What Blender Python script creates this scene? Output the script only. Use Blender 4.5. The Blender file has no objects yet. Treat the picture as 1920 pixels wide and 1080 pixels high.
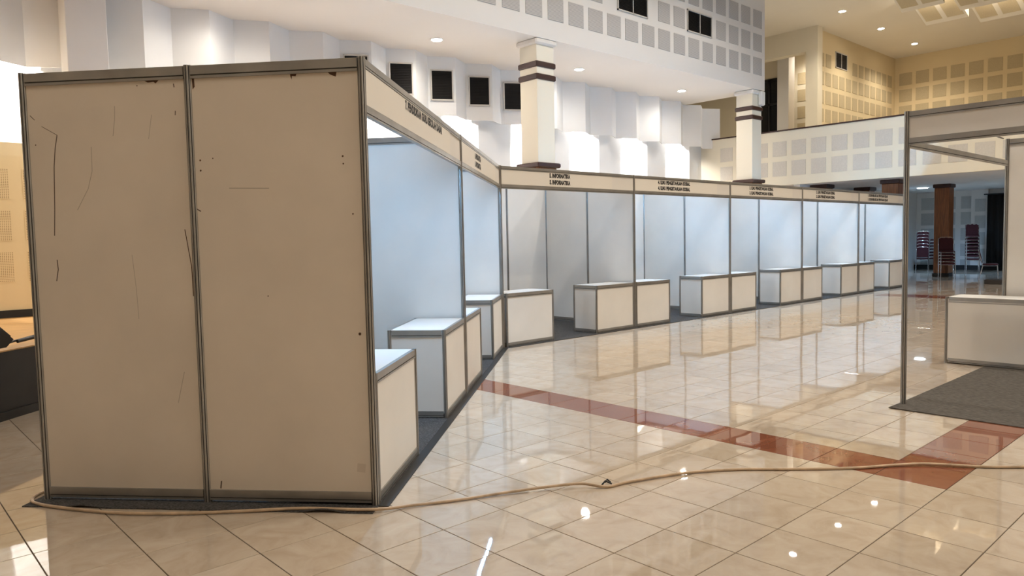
import bpy, math, random
from mathutils import Vector, Matrix
random.seed(7)
S = bpy.context.scene
COL = S.collection
# ------------------------------------------------------------------ camera
FPX, PITCH, ROLL, CAMH, YAW = 1375.66, 0.065726, -0.020506, 1.48951, 0.74
def _hall(v):
    c, s = math.cos(YAW), math.sin(YAW)
    return Vector((v[0]*c + v[1]*s, -v[0]*s + v[1]*c, v[2]))
_f = Vector((0, math.cos(PITCH), -math.sin(PITCH))); _x = Vector((1, 0, 0)); _u = _x.cross(_f)
_xr = _x*math.cos(ROLL) + _u*math.sin(ROLL); _ur = -_x*math.sin(ROLL) + _u*math.cos(ROLL)
CF, CX, CU = _hall(_f), _hall(_xr), _hall(_ur)
cam = bpy.data.objects.new('camera', bpy.data.cameras.new('camera')); COL.objects.link(cam)
m = Matrix.Identity(4)
for i in range(3):
    m[i][0], m[i][1], m[i][2] = CX[i], CU[i], -CF[i]
m[2][3] = CAMH
cam.matrix_world = m
cam.data.sensor_width = 36.0; cam.data.lens = 36.0*FPX/1920.0; cam.data.clip_end = 200
S.camera = cam
def project(p):
    d = Vector(p) - Vector((0, 0, CAMH)); z = d.dot(CF)
    if z < 0.1: return None
    return 960 + FPX*d.dot(CX)/z, 540 - FPX*d.dot(CU)/z, z
# ------------------------------------------------------------------ world, exposure
W = bpy.data.worlds.new('world'); S.world = W; W.use_nodes = True
W.node_tree.nodes['Background'].inputs[0].default_value = (1.0, 0.86, 0.70, 1)
W.node_tree.nodes['Background'].inputs[1].default_value = 0.05
S.view_settings.view_transform = 'Standard'; S.view_settings.look = 'None'
S.view_settings.exposure = 0.36; S.view_settings.gamma = 1.0; S.view_settings.use_curve_mapping = False
# lamp strengths (W) and colours
WARM = (1.0, 0.915, 0.80); WARMER = (1.0, 0.76, 0.46); COOL = (0.21, 0.55, 1.0); NEUT = (1.0, 0.97, 0.94)
P_SOFFIT, P_WASH, P_HALL, P_HIGH, P_BACK_FILL, P_TUBE, P_UNDER, P_STAGE_FILL = 90, 430, 500, 300, 310, 270.0, 300, 60
# ------------------------------------------------------------------ materials
MATS = {}
def mat(name, col, rough=0.6, metal=0.0, spec=0.5, nscale=0, namt=0.0, bump=0.0, bscale=60, stretch=None, emit=None):
    if name in MATS: return MATS[name]
    M = bpy.data.materials.new(name); M.use_nodes = True; MATS[name] = M
    nt = M.node_tree; b = nt.nodes['Principled BSDF']
    b.inputs['Base Color'].default_value = (*col, 1); b.inputs['Roughness'].default_value = rough
    b.inputs['Metallic'].default_value = metal; b.inputs['Specular IOR Level'].default_value = spec
    if emit:
        b.inputs['Emission Color'].default_value = (*emit[0], 1); b.inputs['Emission Strength'].default_value = emit[1]
    if nscale or bump:
        g = nt.nodes.new('ShaderNodeNewGeometry'); src = g.outputs['Position']
        if stretch:
            mp = nt.nodes.new('ShaderNodeMapping'); mp.inputs['Scale'].default_value = stretch
            nt.links.new(src, mp.inputs[0]); src = mp.outputs[0]
    if nscale:
        n = nt.nodes.new('ShaderNodeTexNoise'); n.inputs['Scale'].default_value = nscale; n.inputs['Detail'].default_value = 6
        nt.links.new(src, n.inputs['Vector'])
        r = nt.nodes.new('ShaderNodeValToRGB'); nt.links.new(n.outputs['Fac'], r.inputs[0])
        r.color_ramp.elements[0].position = 0.3; r.color_ramp.elements[1].position = 0.7
        r.color_ramp.elements[0].color = (*[max(0, c*(1-namt)) for c in col], 1)
        r.color_ramp.elements[1].color = (*[min(1, c*(1+namt)) for c in col], 1)
        nt.links.new(r.outputs[0], b.inputs['Base Color'])
    if bump:
        n2 = nt.nodes.new('ShaderNodeTexNoise'); n2.inputs['Scale'].default_value = bscale; n2.inputs['Detail'].default_value = 4
        nt.links.new(src, n2.inputs['Vector'])
        bp = nt.nodes.new('ShaderNodeBump'); bp.inputs['Strength'].default_value = 1.0; bp.inputs['Distance'].default_value = bump
        nt.links.new(n2.outputs['Fac'], bp.inputs['Height']); nt.links.new(bp.outputs[0], b.inputs['Normal'])
    return M
def math_node(nt, op, a, b=None, c=None):
    n = nt.nodes.new('ShaderNodeMath'); n.operation = op
    for i, v in enumerate((a, b, c)):
        if v is None: continue
        if isinstance(v, (int, float)): n.inputs[i].default_value = v
        else: nt.links.new(v, n.inputs[i])
    return n.outputs[0]
TP, TX0, TY0 = 0.4015, 4.627, 1.387          # tile pitch and a joint crossing
def tile_mat(name, c0, c1, c2):
    M = bpy.data.materials.new(name); M.use_nodes = True; nt = M.node_tree; b = nt.nodes['Principled BSDF']
    g = nt.nodes.new('ShaderNodeNewGeometry'); sp = nt.nodes.new('ShaderNodeSeparateXYZ'); nt.links.new(g.outputs['Position'], sp.inputs[0])
    ix = math_node(nt, 'FLOOR', math_node(nt, 'DIVIDE', math_node(nt, 'SUBTRACT', sp.outputs[0], TX0), TP))
    iy = math_node(nt, 'FLOOR', math_node(nt, 'DIVIDE', math_node(nt, 'SUBTRACT', sp.outputs[1], TY0), TP))
    cb = nt.nodes.new('ShaderNodeCombineXYZ'); nt.links.new(ix, cb.inputs[0]); nt.links.new(iy, cb.inputs[1])
    wn = nt.nodes.new('ShaderNodeTexWhiteNoise'); nt.links.new(cb.outputs[0], wn.inputs['Vector'])
    # every tile shows another cut of the marble print
    off = nt.nodes.new('ShaderNodeVectorMath'); off.operation = 'SCALE'; nt.links.new(wn.outputs['Color'], off.inputs[0]); off.inputs['Scale'].default_value = 9.0
    add = nt.nodes.new('ShaderNodeVectorMath'); add.operation = 'ADD'; nt.links.new(g.outputs['Position'], add.inputs[0]); nt.links.new(off.outputs[0], add.inputs[1])
    n = nt.nodes.new('ShaderNodeTexNoise'); n.inputs['Scale'].default_value = 4.5; n.inputs['Detail'].default_value = 7; n.inputs['Roughness'].default_value = 0.6; n.inputs['Distortion'].default_value = 1.2
    nt.links.new(add.outputs[0], n.inputs['Vector'])
    r = nt.nodes.new('ShaderNodeValToRGB'); nt.links.new(n.outputs['Fac'], r.inputs[0])
    e = r.color_ramp.elements; e[0].position = 0.30; e[0].color = (*c0, 1); e[1].position = 0.72; e[1].color = (*c2, 1)
    k = e.new(0.5); k.color = (*c1, 1)
    hs = nt.nodes.new('ShaderNodeHueSaturation'); nt.links.new(r.outputs[0], hs.inputs['Color'])
    nt.links.new(math_node(nt, 'MULTIPLY_ADD', wn.outputs['Value'], 0.10, 0.95), hs.inputs['Value'])
    nt.links.new(hs.outputs[0], b.inputs['Base Color'])
    b.inputs['Roughness'].default_value = 0.02; b.inputs['IOR'].default_value = 1.72; b.inputs['Specular IOR Level'].default_value = 0.5
    n2 = nt.nodes.new('ShaderNodeTexNoise'); n2.inputs['Scale'].default_value = 3.2; n2.inputs['Detail'].default_value = 1.5
    nt.links.new(add.outputs[0], n2.inputs['Vector'])
    bp = nt.nodes.new('ShaderNodeBump'); bp.inputs['Strength'].default_value = 1.0; bp.inputs['Distance'].default_value = 0.0003
    nt.links.new(n2.outputs['Fac'], bp.inputs['Height']); nt.links.new(bp.outputs[0], b.inputs['Normal'])
    return M
M_TILE = tile_mat('glazed_cream_tile', (0.47, 0.375, 0.28), (0.535, 0.44, 0.34), (0.58, 0.495, 0.395))
M_RED = tile_mat('glazed_red_tile', (0.22, 0.075, 0.042), (0.25, 0.09, 0.05), (0.28, 0.105, 0.06))
M_GROUT = mat('grout', (0.10, 0.07, 0.045), 0.9)
M_ALU = mat('aluminium', (0.41, 0.395, 0.37), 0.38, 0.85, nscale=5, namt=0.12)
M_ALUD = mat('groove_dark', (0.07, 0.062, 0.055), 0.6, 0.3)
M_PANEL = mat('panel_laminate', (0.76, 0.72, 0.66), 0.55, nscale=2.2, namt=0.035)
M_PANELO = mat('worn_panel_laminate', (0.71, 0.615, 0.50), 0.55, nscale=1.6, namt=0.06)
M_SHEET = mat('sign_vinyl', (0.78, 0.73, 0.65), 0.5)
M_INK = mat('black_print', (0.015, 0.013, 0.012), 0.6)
M_SCUFF = mat('scuff_mark', (0.13, 0.085, 0.06), 0.8)
M_SCUFF2 = mat('faint_scuff', (0.46, 0.385, 0.30), 0.8)
M_CHIP = mat('bare_fibreboard', (0.10, 0.05, 0.025), 0.9)
M_TOP = mat('counter_top_laminate', (0.80, 0.79, 0.76), 0.35)
M_CARPET = mat('dark_carpet', (0.085, 0.080, 0.076), 0.97, spec=0.1, nscale=90, namt=0.5, bump=0.003, bscale=350)
M_RUG = mat('grey_carpet', (0.125, 0.112, 0.098), 0.97, spec=0.1, nscale=22, namt=0.35, bump=0.004, bscale=260, stretch=(3, 1, 1))
M_TAPE = mat('black_edge_tape', (0.012, 0.012, 0.012), 0.5)
M_WALL = mat('white_paint', (0.80, 0.775, 0.74), 0.8, nscale=0.9, namt=0.03)
M_BOARD = mat('white_board_paint', (0.82, 0.81, 0.79), 0.75, nscale=0.8, namt=0.035)
M_SOFF = mat('soffit_paint', (0.80, 0.76, 0.71), 0.85, nscale=0.5, namt=0.025)
M_BEIGE = mat('cream_paint', (0.74, 0.66, 0.50), 0.8, nscale=0.6, namt=0.03)
M_YELL = mat('yellow_cream_paint', (0.74, 0.60, 0.36), 0.8, nscale=0.6, namt=0.03)
M_CEIL = mat('ceiling_paint', (0.74, 0.66, 0.52), 0.85, nscale=0.4, namt=0.03)
M_DWALL = mat('plain_hall_paint', (0.70, 0.64, 0.54), 0.85)
M_WOOD = mat('varnished_wood', (0.22, 0.075, 0.022), 0.35, nscale=6, namt=0.45, stretch=(6, 6, 0.5))
M_DARK = mat('dark_brown_trim', (0.045, 0.017, 0.012), 0.45)
M_BLACK = mat('black_paint', (0.008, 0.008, 0.008), 0.55)
M_GLASSD = mat('dark_window_glass', (0.012, 0.012, 0.012), 0.1)
M_LOUV = mat('dark_louvre', (0.009, 0.007, 0.006), 0.5)
M_VFRAME = mat('vent_frame', (0.62, 0.58, 0.52), 0.5)
M_STAGE = mat('stage_black_board', (0.010, 0.009, 0.008), 0.5, nscale=4, namt=0.4)
M_STAGEF = mat('stage_floor_wood', (0.42, 0.24, 0.09), 0.4, nscale=5, namt=0.25, stretch=(1, 8, 1))
M_CLOTH = mat('burgundy_fabric', (0.055, 0.007, 0.011), 0.85, nscale=40, namt=0.2)
M_CHROME = mat('chrome_tube', (0.75, 0.75, 0.77), 0.12, 1.0)
M_CURT = mat('black_curtain', (0.012, 0.010, 0.009), 0.9)
M_CABLE = mat('beige_cable_sheath', (0.52, 0.37, 0.235), 0.5, nscale=12, namt=0.25)
M_SPK = mat('speaker_casing', (0.012, 0.012, 0.012), 0.6, bump=0.001, bscale=400)
M_GRILLE = mat('speaker_grille', (0.02, 0.02, 0.02), 0.5, bump=0.003, bscale=300)
M_REDP = mat('red_plastic', (0.35, 0.01, 0.01), 0.5)
M_WHITEP = mat('white_plastic', (0.78, 0.77, 0.74), 0.4)
M_PLAT = mat('dark_platform', (0.03, 0.022, 0.018), 0.7)
M_LENS = mat('lamp_lens', (1, 1, 1), 0.5, emit=(NEUT, 45))
M_LENSC = mat('cool_lamp_lens', (1, 1, 1), 0.5, emit=((0.75, 0.9, 1.0), 18))
M_TUBED = mat('added_dim_tube', (1, 1, 1), 0.5, emit=(COOL, P_TUBE*0.4))  # for the tube added in booth five to lift its unlit inside
M_TUBE = mat('fluorescent_tube', (1, 1, 1), 0.5, emit=(COOL, P_TUBE))
def striped(name, col, dark, pitch, axis=2, duty=0.35, depth=0.004):
    M = bpy.data.materials.new(name); M.use_nodes = True; nt = M.node_tree; b = nt.nodes['Principled BSDF']
    tc = nt.nodes.new('ShaderNodeTexCoord'); sp = nt.nodes.new('ShaderNodeSeparateXYZ'); nt.links.new(tc.outputs['Object'], sp.inputs[0])
    f = math_node(nt, 'FRACT', math_node(nt, 'DIVIDE', sp.outputs[axis], pitch))
    k = math_node(nt, 'LESS_THAN', f, duty)
    mx = nt.nodes.new('ShaderNodeMix'); mx.data_type = 'RGBA'; nt.links.new(k, mx.inputs[0])
    mx.inputs[6].default_value = (*col, 1); mx.inputs[7].default_value = (*dark, 1)
    nt.links.new(mx.outputs[2], b.inputs['Base Color']); b.inputs['Roughness'].default_value = 0.85
    return M
M_ACG = striped('slotted_grey_acoustic', (0.56, 0.53, 0.50), (0.34, 0.32, 0.30), 0.027)
M_ACB = mat('beige_acoustic', (0.52, 0.42, 0.255), 0.9, nscale=30, namt=0.06)
M_ACW = mat('pale_acoustic', (0.66, 0.61, 0.53), 0.9, nscale=30, namt=0.05)
M_ACU = mat('blue_grey_acoustic', (0.54, 0.54, 0.52), 0.9, nscale=30, namt=0.05)
def dotted(name, col, dark, pitch):
    M = bpy.data.materials.new(name); M.use_nodes = True; nt = M.node_tree; b = nt.nodes['Principled BSDF']
    tc = nt.nodes.new('ShaderNodeTexCoord'); sp = nt.nodes.new('ShaderNodeSeparateXYZ'); nt.links.new(tc.outputs['Object'], sp.inputs[0])
    q = []
    for a in (0, 2):
        f = math_node(nt, 'SUBTRACT', math_node(nt, 'FRACT', math_node(nt, 'DIVIDE', sp.outputs[a], pitch)), 0.5)
        q.append(math_node(nt, 'MULTIPLY', f, f))
    k = math_node(nt, 'LESS_THAN', math_node(nt, 'ADD', q[0], q[1]), 0.075)
    mx = nt.nodes.new('ShaderNodeMix'); mx.data_type = 'RGBA'; nt.links.new(k, mx.inputs[0])
    mx.inputs[6].default_value = (*col, 1); mx.inputs[7].default_value = (*dark, 1)
    nt.links.new(mx.outputs[2], b.inputs['Base Color']); b.inputs['Roughness'].default_value = 0.85
    return M
M_PERF = dotted('perforated_panel', (0.74, 0.60, 0.36), (0.30, 0.20, 0.10), 0.0255)
# ------------------------------------------------------------------ mesh helpers
class MB:
    def __init__(s): s.v = []; s.f = []
    def box(s, lo, hi):
        i = len(s.v); (x0, y0, z0), (x1, y1, z1) = lo, hi
        s.v += [(x0,y0,z0),(x1,y0,z0),(x1,y1,z0),(x0,y1,z0),(x0,y0,z1),(x1,y0,z1),(x1,y1,z1),(x0,y1,z1)]
        s.f += [tuple(i+k for k in q) for q in ((0,3,2,1),(4,5,6,7),(0,1,5,4),(1,2,6,5),(2,3,7,6),(3,0,4,7))]
        return s
    def cbox(s, lo, hi, c):
        """box with chamfered vertical and horizontal edges (a cheap bevel)"""
        i = len(s.v); (x0, y0, z0), (x1, y1, z1) = lo, hi
        def ring(z, d):
            return [(x0+c+d,y0+d,z),(x1-c-d,y0+d,z),(x1-d,y0+c+d,z),(x1-d,y1-c-d,z),(x1-c-d,y1-d,z),(x0+c+d,y1-d,z),(x0+d,y1-c-d,z),(x0+d,y0+c+d,z)]
        for z, d in ((z0, c), (z0+c, 0), (z1-c, 0), (z1, c)): s.v += ring(z, d)
        s.f.append(tuple(i+k for k in range(7, -1, -1))); s.f.append(tuple(i+24+k for k in range(8)))
        for r in range(3):
            for k in range(8):
                a, b = i+8*r+k, i+8*r+(k+1) % 8; s.f.append((a, b, b+8, a+8))
        return s
    def prism(s, poly, z0, z1):
        i = len(s.v); n = len(poly)
        s.v += [(x, y, z0) for x, y in poly] + [(x, y, z1) for x, y in poly]
        s.f.append(tuple(i+k for k in range(n-1, -1, -1))); s.f.append(tuple(i+n+k for k in range(n)))
        for k in range(n):
            a, b = i+k, i+(k+1) % n; s.f.append((a, b, b+n, a+n))
        return s
    def cyl(s, c, r, z0, z1, n=20, r2=None):
        i = len(s.v); r2 = r if r2 is None else r2
        s.v += [(c[0]+r*math.cos(2*math.pi*k/n), c[1]+r*math.sin(2*math.pi*k/n), z0) for k in range(n)]
        s.v += [(c[0]+r2*math.cos(2*math.pi*k/n), c[1]+r2*math.sin(2*math.pi*k/n), z1) for k in range(n)]
        s.f.append(tuple(i+k for k in range(n-1, -1, -1))); s.f.append(tuple(i+n+k for k in range(n)))
        for k in range(n):
            a, b = i+k, i+(k+1) % n; s.f.append((a, b, b+n, a+n))
        return s
    def tube(s, pts, r, n=8):
        pts = [Vector(p) for p in pts]; i = len(s.v); up = Vector((0, 0, 1))
        for j, p in enumerate(pts):
            t = (pts[min(j+1, len(pts)-1)] - pts[max(j-1, 0)]).normalized()
            a = t.cross(up) if abs(t.dot(up)) < 0.95 else t.cross(Vector((0, 1, 0)))
            a.normalize(); b = t.cross(a)
            for k in range(n):
                q = p + a*(r*math.cos(2*math.pi*k/n)) + b*(r*math.sin(2*math.pi*k/n)); s.v.append(tuple(q))
        for j in range(len(pts)-1):
            for k in range(n):
                c, d = i+j*n+k, i+j*n+(k+1) % n; s.f.append((c, d, d+n, c+n))
        s.f.append(tuple(i+k for k in range(n))); s.f.append(tuple(i+(len(pts)-1)*n+k for k in range(n-1, -1, -1)))
        return s
    def mesh(s, name, material, smooth=False):
        me = bpy.data.meshes.new(name); me.from_pydata(s.v, [], s.f); me.materials.append(material)
        if smooth:
            for p in me.polygons: p.use_smooth = True
        me.update(); return me
    def build(s, name, material, parent=None, smooth=False, loc=None, rz=0):
        return put(name, s.mesh(name, material, smooth), parent, loc, rz)
def fix(me):
    import bmesh
    bm = bmesh.new(); bm.from_mesh(me); bmesh.ops.recalc_face_normals(bm, faces=bm.faces); bm.to_mesh(me); bm.free(); return me
def put(name, me, parent=None, loc=None, rz=0, rot=None):
    o = bpy.data.objects.new(name, me); COL.objects.link(o)
    if parent is not None: o.parent = parent
    if loc is not None: o.location = loc
    o.rotation_euler = rot if rot else (0, 0, rz)
    return o
def thing(name, label, cat, loc=(0, 0, 0), rz=0, group=None):
    o = put(name, None, None, loc, rz); return tag(o, label, cat, group)
def tag(o, label, cat, group=None):
    o['label'] = label; o['category'] = cat
    if group: o['group'] = group
    return o
def struct(o, label=None):
    o['kind'] = 'structure'
    if label: o['label'] = label
    return o
def copy_tree(o, parent=None):
    c = o.copy(); COL.objects.link(c); c.parent = parent
    for ch in list(o.children): copy_tree(ch, c)
    return c
def lamp(name, kind, energy, color, loc, parent=None, direction=(0, 0, -1), size=0.1, spot=2.2, blend=0.6):
    L = bpy.data.lights.new(name, kind); L.energy = energy; L.color = color
    if kind == 'SPOT': L.spot_size = spot; L.spot_blend = blend; L.shadow_soft_size = size
    elif kind == 'AREA': L.shape = 'DISK'; L.size = size
    else: L.shadow_soft_size = size
    o = bpy.data.objects.new(name, L); COL.objects.link(o)
    if parent is not None: o.parent = parent
    o.location = loc; o.rotation_euler = Vector(direction).to_track_quat('-Z', 'Y').to_euler()
    return o
ORD = ['first', 'second', 'third', 'fourth', 'fifth', 'sixth', 'seventh', 'eighth', 'ninth', 'tenth', 'eleventh', 'twelfth', 'thirteenth']
# ------------------------------------------------------------------ the floor and its tiles
XMIN, XMAX, YMIN, YMAX = -9.0, 35.3, -13.0, 14.3
floor = struct(MB().box((XMIN, YMIN, -0.15), (XMAX, YMAX, -0.004)).build('floor', M_GROUT), 'glossy cream ceramic tile floor with a red tile border')
def tile_shape(w, h=0.0052, j=0.0024, c=0.0015):
    b = MB(); a = w/2-j; i = a-c
    b.v = [(-a,-a,-0.004),(a,-a,-0.004),(a,a,-0.004),(-a,a,-0.004),(-a,-a,-c),(a,-a,-c),(a,a,-c),(-a,a,-c),(-i,-i,0),(i,-i,0),(i,i,0),(-i,i,0)]
    b.f = [(8,9,10,11)]
    for r in (0, 4):
        for k in range(4): b.f.append((r+k, r+(k+1) % 4, r+4+(k+1) % 4, r+4+k))
    return b
def is_red(ix, iy):
    return (ix == 0 and iy >= 0) or (iy == 0 and ix >= 0) or (ix in (33, 34) and -12 < iy < 14)
cells = []
for ix in range(-28, 77):
    for iy in range(-16, 32):
        x, y = TX0+(ix+.5)*TP, TY0+(iy+.5)*TP
        p = project((x, y, 0))
        score = 0
        if p and -40 < p[0] < 1960 and 500 < p[1] < 1110:
            # hidden under the booth rows: not candidates
            s1 = -(x-2.159)*0.661 + (y-3.547)*0.750; t1 = (x-2.159)*0.750 + (y-3.547)*0.661
            hid = (s1 > 0.1 and -0.1 < t1 < 6.1) or (y > 7.7 and x > 6.6) or (x > 6.8 and y < 2.2) or (s1 > 2.2 and t1 > 0)
            if not hid: score = 1.0/(p[2]**3)
        cells.append((score, ix, iy, x, y))
cells.sort(key=lambda c: -c[0])
me_c = tile_shape(TP).mesh('tile', M_TILE); me_r = tile_shape(TP).mesh('tile_red', M_RED)
rest = {False: MB(), True: MB()}
for k, (sc, ix, iy, x, y) in enumerate(cells):
    red = is_red(ix, iy); tx, ty = random.gauss(0, 0.0009), random.gauss(0, 0.0009)
    if k < 300:
        put('tile', me_r if red else me_c, floor, (x, y, 0), rot=(tx, ty, 0))
    else:
        b = rest[red]; i = len(b.v); t = tile_shape(TP)
        b.v += [(vx+x, vy+y, vz+(vy*tx-vx*ty if vz > -0.003 else 0)) for vx, vy, vz in t.v]
        b.f += [tuple(i+q for q in f) for f in t.f]
for red, b in rest.items():
    o = b.build('tile', M_RED if red else M_TILE, floor); o['kind'] = 'stuff'
    o['label'] = 'further red border tiles' if red else 'further cream floor tiles'
# ------------------------------------------------------------------ the hall shell
def slab(name, lo, hi, material, parent=None): return MB().box(lo, hi).build(name, material, parent)
ceiling = struct(slab('ceiling', (XMIN, YMIN, 9.2), (XMAX+0.2, 20.0, 9.35), M_CEIL), 'high cream ceiling of the hall')
struct(slab('wall_back', (XMIN-0.2, YMIN, 0), (XMIN, YMAX, 9.2), M_DWALL), 'plain end wall of the hall')
struct(slab('wall_right', (XMIN, YMIN-0.2, 0), (XMAX, YMIN, 9.2), M_DWALL), 'plain long wall of the hall')
# low white soffit on the left with its panelled fascia
soffit = struct(slab('ceiling', (XMIN, 11.15, 5.72), (20.46, 14.6, 5.86), M_SOFF), 'low white soffit over the side of the hall')
fasc = struct(slab('wall_fascia', (XMIN, 11.15, 5.86), (20.46, 11.35, 9.2), M_SOFF), 'white bulkhead with rows of square acoustic panels above the soffit')
AP = {}
def ac_panel(parent, mat_, w, h, loc, rz=0):
    key = (mat_.name, w, h)
    if key not in AP: AP[key] = MB().box((-w/2, -0.012, -h/2), (w/2, 0.004, h/2)).mesh('acoustic_panel', mat_)
    return put('acoustic_panel', AP[key], parent, loc, rz)
for r, z in enumerate((6.385, 7.055, 7.73)):
    for k in range(-12, 12):
        x = 12.90+k*0.649
        if r == 1 and (13.4 < x < 15.0 or 16.2 < x < 17.8): continue
        ac_panel(fasc, M_ACG, 0.475, 0.49, (x, 11.15, z))
def vent(loc, rz, w, h, label, group, n=14, double=False):
    t = thing('louvre_vent', label, 'vent', loc, rz, group)
    f = 0.028; b = MB()
    b.box((-w/2, -0.03, -h/2), (w/2, 0.0, -h/2+f)).box((-w/2, -0.03, h/2-f), (w/2, 0, h/2))
    b.box((-w/2, -0.03, -h/2), (-w/2+f, 0, h/2)).box((w/2-f, -0.03, -h/2), (w/2, 0, h/2))
    if double: b.box((-f*.4, -0.03, -h/2), (f*.4, 0, h/2))
    b.build('frame', M_VFRAME, t)
    MB().box((-w/2+.01, -0.004, -h/2+.01), (w/2-.01, 0.0, h/2-.01)).build('backing', M_BLACK, t)
    s = MB(); hh = h-2*f
    for k in range(n):
        z = -hh/2+hh*(k+.5)/n; d = hh/n*0.42; i = len(s.v)
        s.v += [(-w/2+f, -0.006, z+d), (w/2-f, -0.006, z+d), (w/2-f, -0.024, z-d), (-w/2+f, -0.024, z-d)]
        s.v += [(a, c-0.003, e) for a, c, e in s.v[i:i+4]]
        s.f += [(i+0,i+1,i+2,i+3),(i+7,i+6,i+5,i+4),(i+3,i+2,i+6,i+7),(i+0,i+4,i+5,i+1)]
    o = s.build('slats', M_LOUV, t); o['kind'] = 'stuff'
    return t
vent((14.24, 11.148, 7.055), 0, 1.14, 0.56, 'dark double air vent in the bulkhead cut by the photo top edge', 'bulkhead vents', 16, True)
vent((17.05, 11.148, 7.055), 0, 1.14, 0.56, 'dark double air vent in the bulkhead nearest its right end', 'bulkhead vents', 16, True)
# side wall with the two zigzag tiers of white boards
wall_left = struct(slab('wall_left', (XMIN, 14.3, 0), (21.9, 14.5, 5.72), M_WALL), 'white side wall with two tiers of folded boards')
def board(parent, p, q, z0, z1, name, th=0.02, material=M_BOARD):
    p, q = Vector(p), Vector(q); d = (q-p); L = d.length
    b = MB().box((0, 0, z0), (L, th, z1))
    return b.build(name, material, parent, loc=(p.x, p.y, 0), rz=math.atan2(d.y, d.x))
UP, UV = 13.56, 13.88                       # ridge and valley depth of the upper tier
ux = [4.03+1.1195*k for k in range(-10, 17)]
for k, x in enumerate(ux):
    zt = 5.72 if x < 19.5 else 5.70
    board(wall_left, (x-0.56, UV), (x, UP), 4.38, zt, 'upper_board')
    if k < len(ux)-1: board(wall_left, (x, UP), (x+0.56, UV), 4.38, zt, 'upper_board')
board(wall_left, (ux[-1], UP), (ux[-1]+0.02, 14.3), 4.38, 5.70, 'upper_board')
LR, LV = 13.92, 14.20
lx = [16.19+2.245*k for k in range(-11, 4)]
for k, x in enumerate(lx):
    board(wall_left, (x-0.9, LV), (x, LR), 0 if x > 3 else 3.14, 4.62, 'lower_board')
    if k < len(lx)-1: board(wall_left, (x, LR), (x+1.345, LV), 0 if x > 3 else 3.14, 4.62, 'lower_board')
# hidden wash lamps above the bright lower boards
def wash_lamp(x, idx):
    t = thing('wall_wash_lamp', 'small spotlight tucked under the folded boards, %s from the stage' % ORD[idx], 'lamp', (x, 13.72, 4.46), 0, 'wash lamps under the boards')
    MB().cyl((0, 0), 0.03, 0, 0.10, 12).build('lamp_body', M_BLACK, t)
    MB().cyl((0, 0), 0.026, -0.006, 0, 12).build('lens', M_LENS, t)
    end = x > 21.5; near = x > 19.5
    lamp('wash_light', 'SPOT', P_WASH*(0.3 if end else 0.45 if near else 1), NEUT, (0, 0, -0.02), t, (0.5, 0.4, -1) if end else (1.0, 0.12, -0.16), 0.03, 1.6 if end else 2.92, 0.4 if end else 0.05)
for k, x in enumerate(lx[2:]): wash_lamp(x-0.87, k)
for k in range(4, 9):
    x = ux[k+10-4-2+0] if False else 4.03+1.1195*k
    px, py = x-0.28, (UP+UV)/2
    a = math.atan2(UP-UV, 0.56)
    vent((px-0.012, py-0.02, 5.07), a, 0.52, 0.70, ['black louvre vent peeking over the corner post of the near booth', 'black louvre vent half hidden by the numbered booth sign', 'black louvre vent, fully visible, left one of the two', 'black louvre vent, fully visible, right one of the two', 'black louvre vent cut off by the banded column'][k-4], 'side wall vents', 18)
# pilaster by the stage
pil = thing('pilaster', 'plain cream pilaster beside the stage opening', 'pilaster', (2.77, 13.1, 0))
MB().cbox((0, 0, 0), (0.58, 0.44, 5.72), 0.008).build('shaft', M_WALL, pil)
# ------------------------------------------------------------------ balcony and the rooms at the far end
XB = 21.7
balc = struct(slab('wall_balcony', (XB, 1.0-14, 3.0), (XB+0.18, 17.0, 4.66), mat('balcony_paint', (0.84, 0.77, 0.62), 0.8, nscale=0.6, namt=0.02)), 'cream balcony front with two rows of square acoustic panels')
MB().box((XB-0.03, -13, 4.66), (XB+0.21, 17.0, 4.70)).build('rail_cap', M_DARK, balc)
for r, z in enumerate((3.51, 4.125)):
    for k in range(-3, 20): ac_panel(balc, M_ACW, 0.45, 0.45, (XB, 11.32-k*0.617, z), -math.pi/2)
under = struct(slab('ceiling', (XB+0.18, YMIN, 3.0), (XMAX, 20.0, 3.25), M_WALL), 'low white ceiling under the balcony')
bwall = struct(slab('wall_far', (XMAX, YMIN, 3.25), (XMAX+0.2, 20, 9.2), M_YELL), 'yellowish upper end wall with square acoustic panels')
for r in range(6):
    for k in range(0, 22): ac_panel(bwall, M_ACB, 0.52, 0.535, (XMAX, 12.505-k*0.685, 8.23-r*0.715), -math.pi/2)
SY = 12.95
swall = struct(slab('wall_side', (27.65, SY, 3.25), (XMAX, SY+0.2, 9.2), M_YELL), 'yellowish balcony side wall with square acoustic panels')
for r in range(6):
    for k in range(0, 12):
        x = 28.03+k*0.605
        if r == 0 and 29.2 < x < 30.6: continue
        ac_panel(swall, M_ACB, 0.44, 0.5, (x, SY, 8.12-r*0.70))
vent((29.75, SY-0.002, 8.28), 0, 1.05, 0.62, 'dark double air vent high on the balcony side wall', 'balcony vents', 10, True)
header = struct(slab('wall_header', (27.25, SY-0.22, 8.32), (27.65, 20, 9.2), M_BEIGE), 'cream beam over the balcony opening')
struct(slab('trim_1', (27.25, SY-0.22, 3.25), (27.65, SY+0.24, 8.32), M_BEIGE), 'cream pier at the edge of the balcony opening')
struct(slab('trim_2', (29.0, 14.75, 3.25), (29.5, 15.24, 9.2), M_WALL), 'white pier inside the balcony opening')
inner = struct(slab('wall_inner', (31.2, 13.15, 3.25), (31.4, 20, 9.2), M_BEIGE), 'cream wall behind the balcony opening')
for r in range(6):
    for k in range(3): ac_panel(inner, M_ACB, 0.5, 0.5, (31.2, 15.2-k*0.7, 8.2-r*0.72), -math.pi/2)
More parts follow.
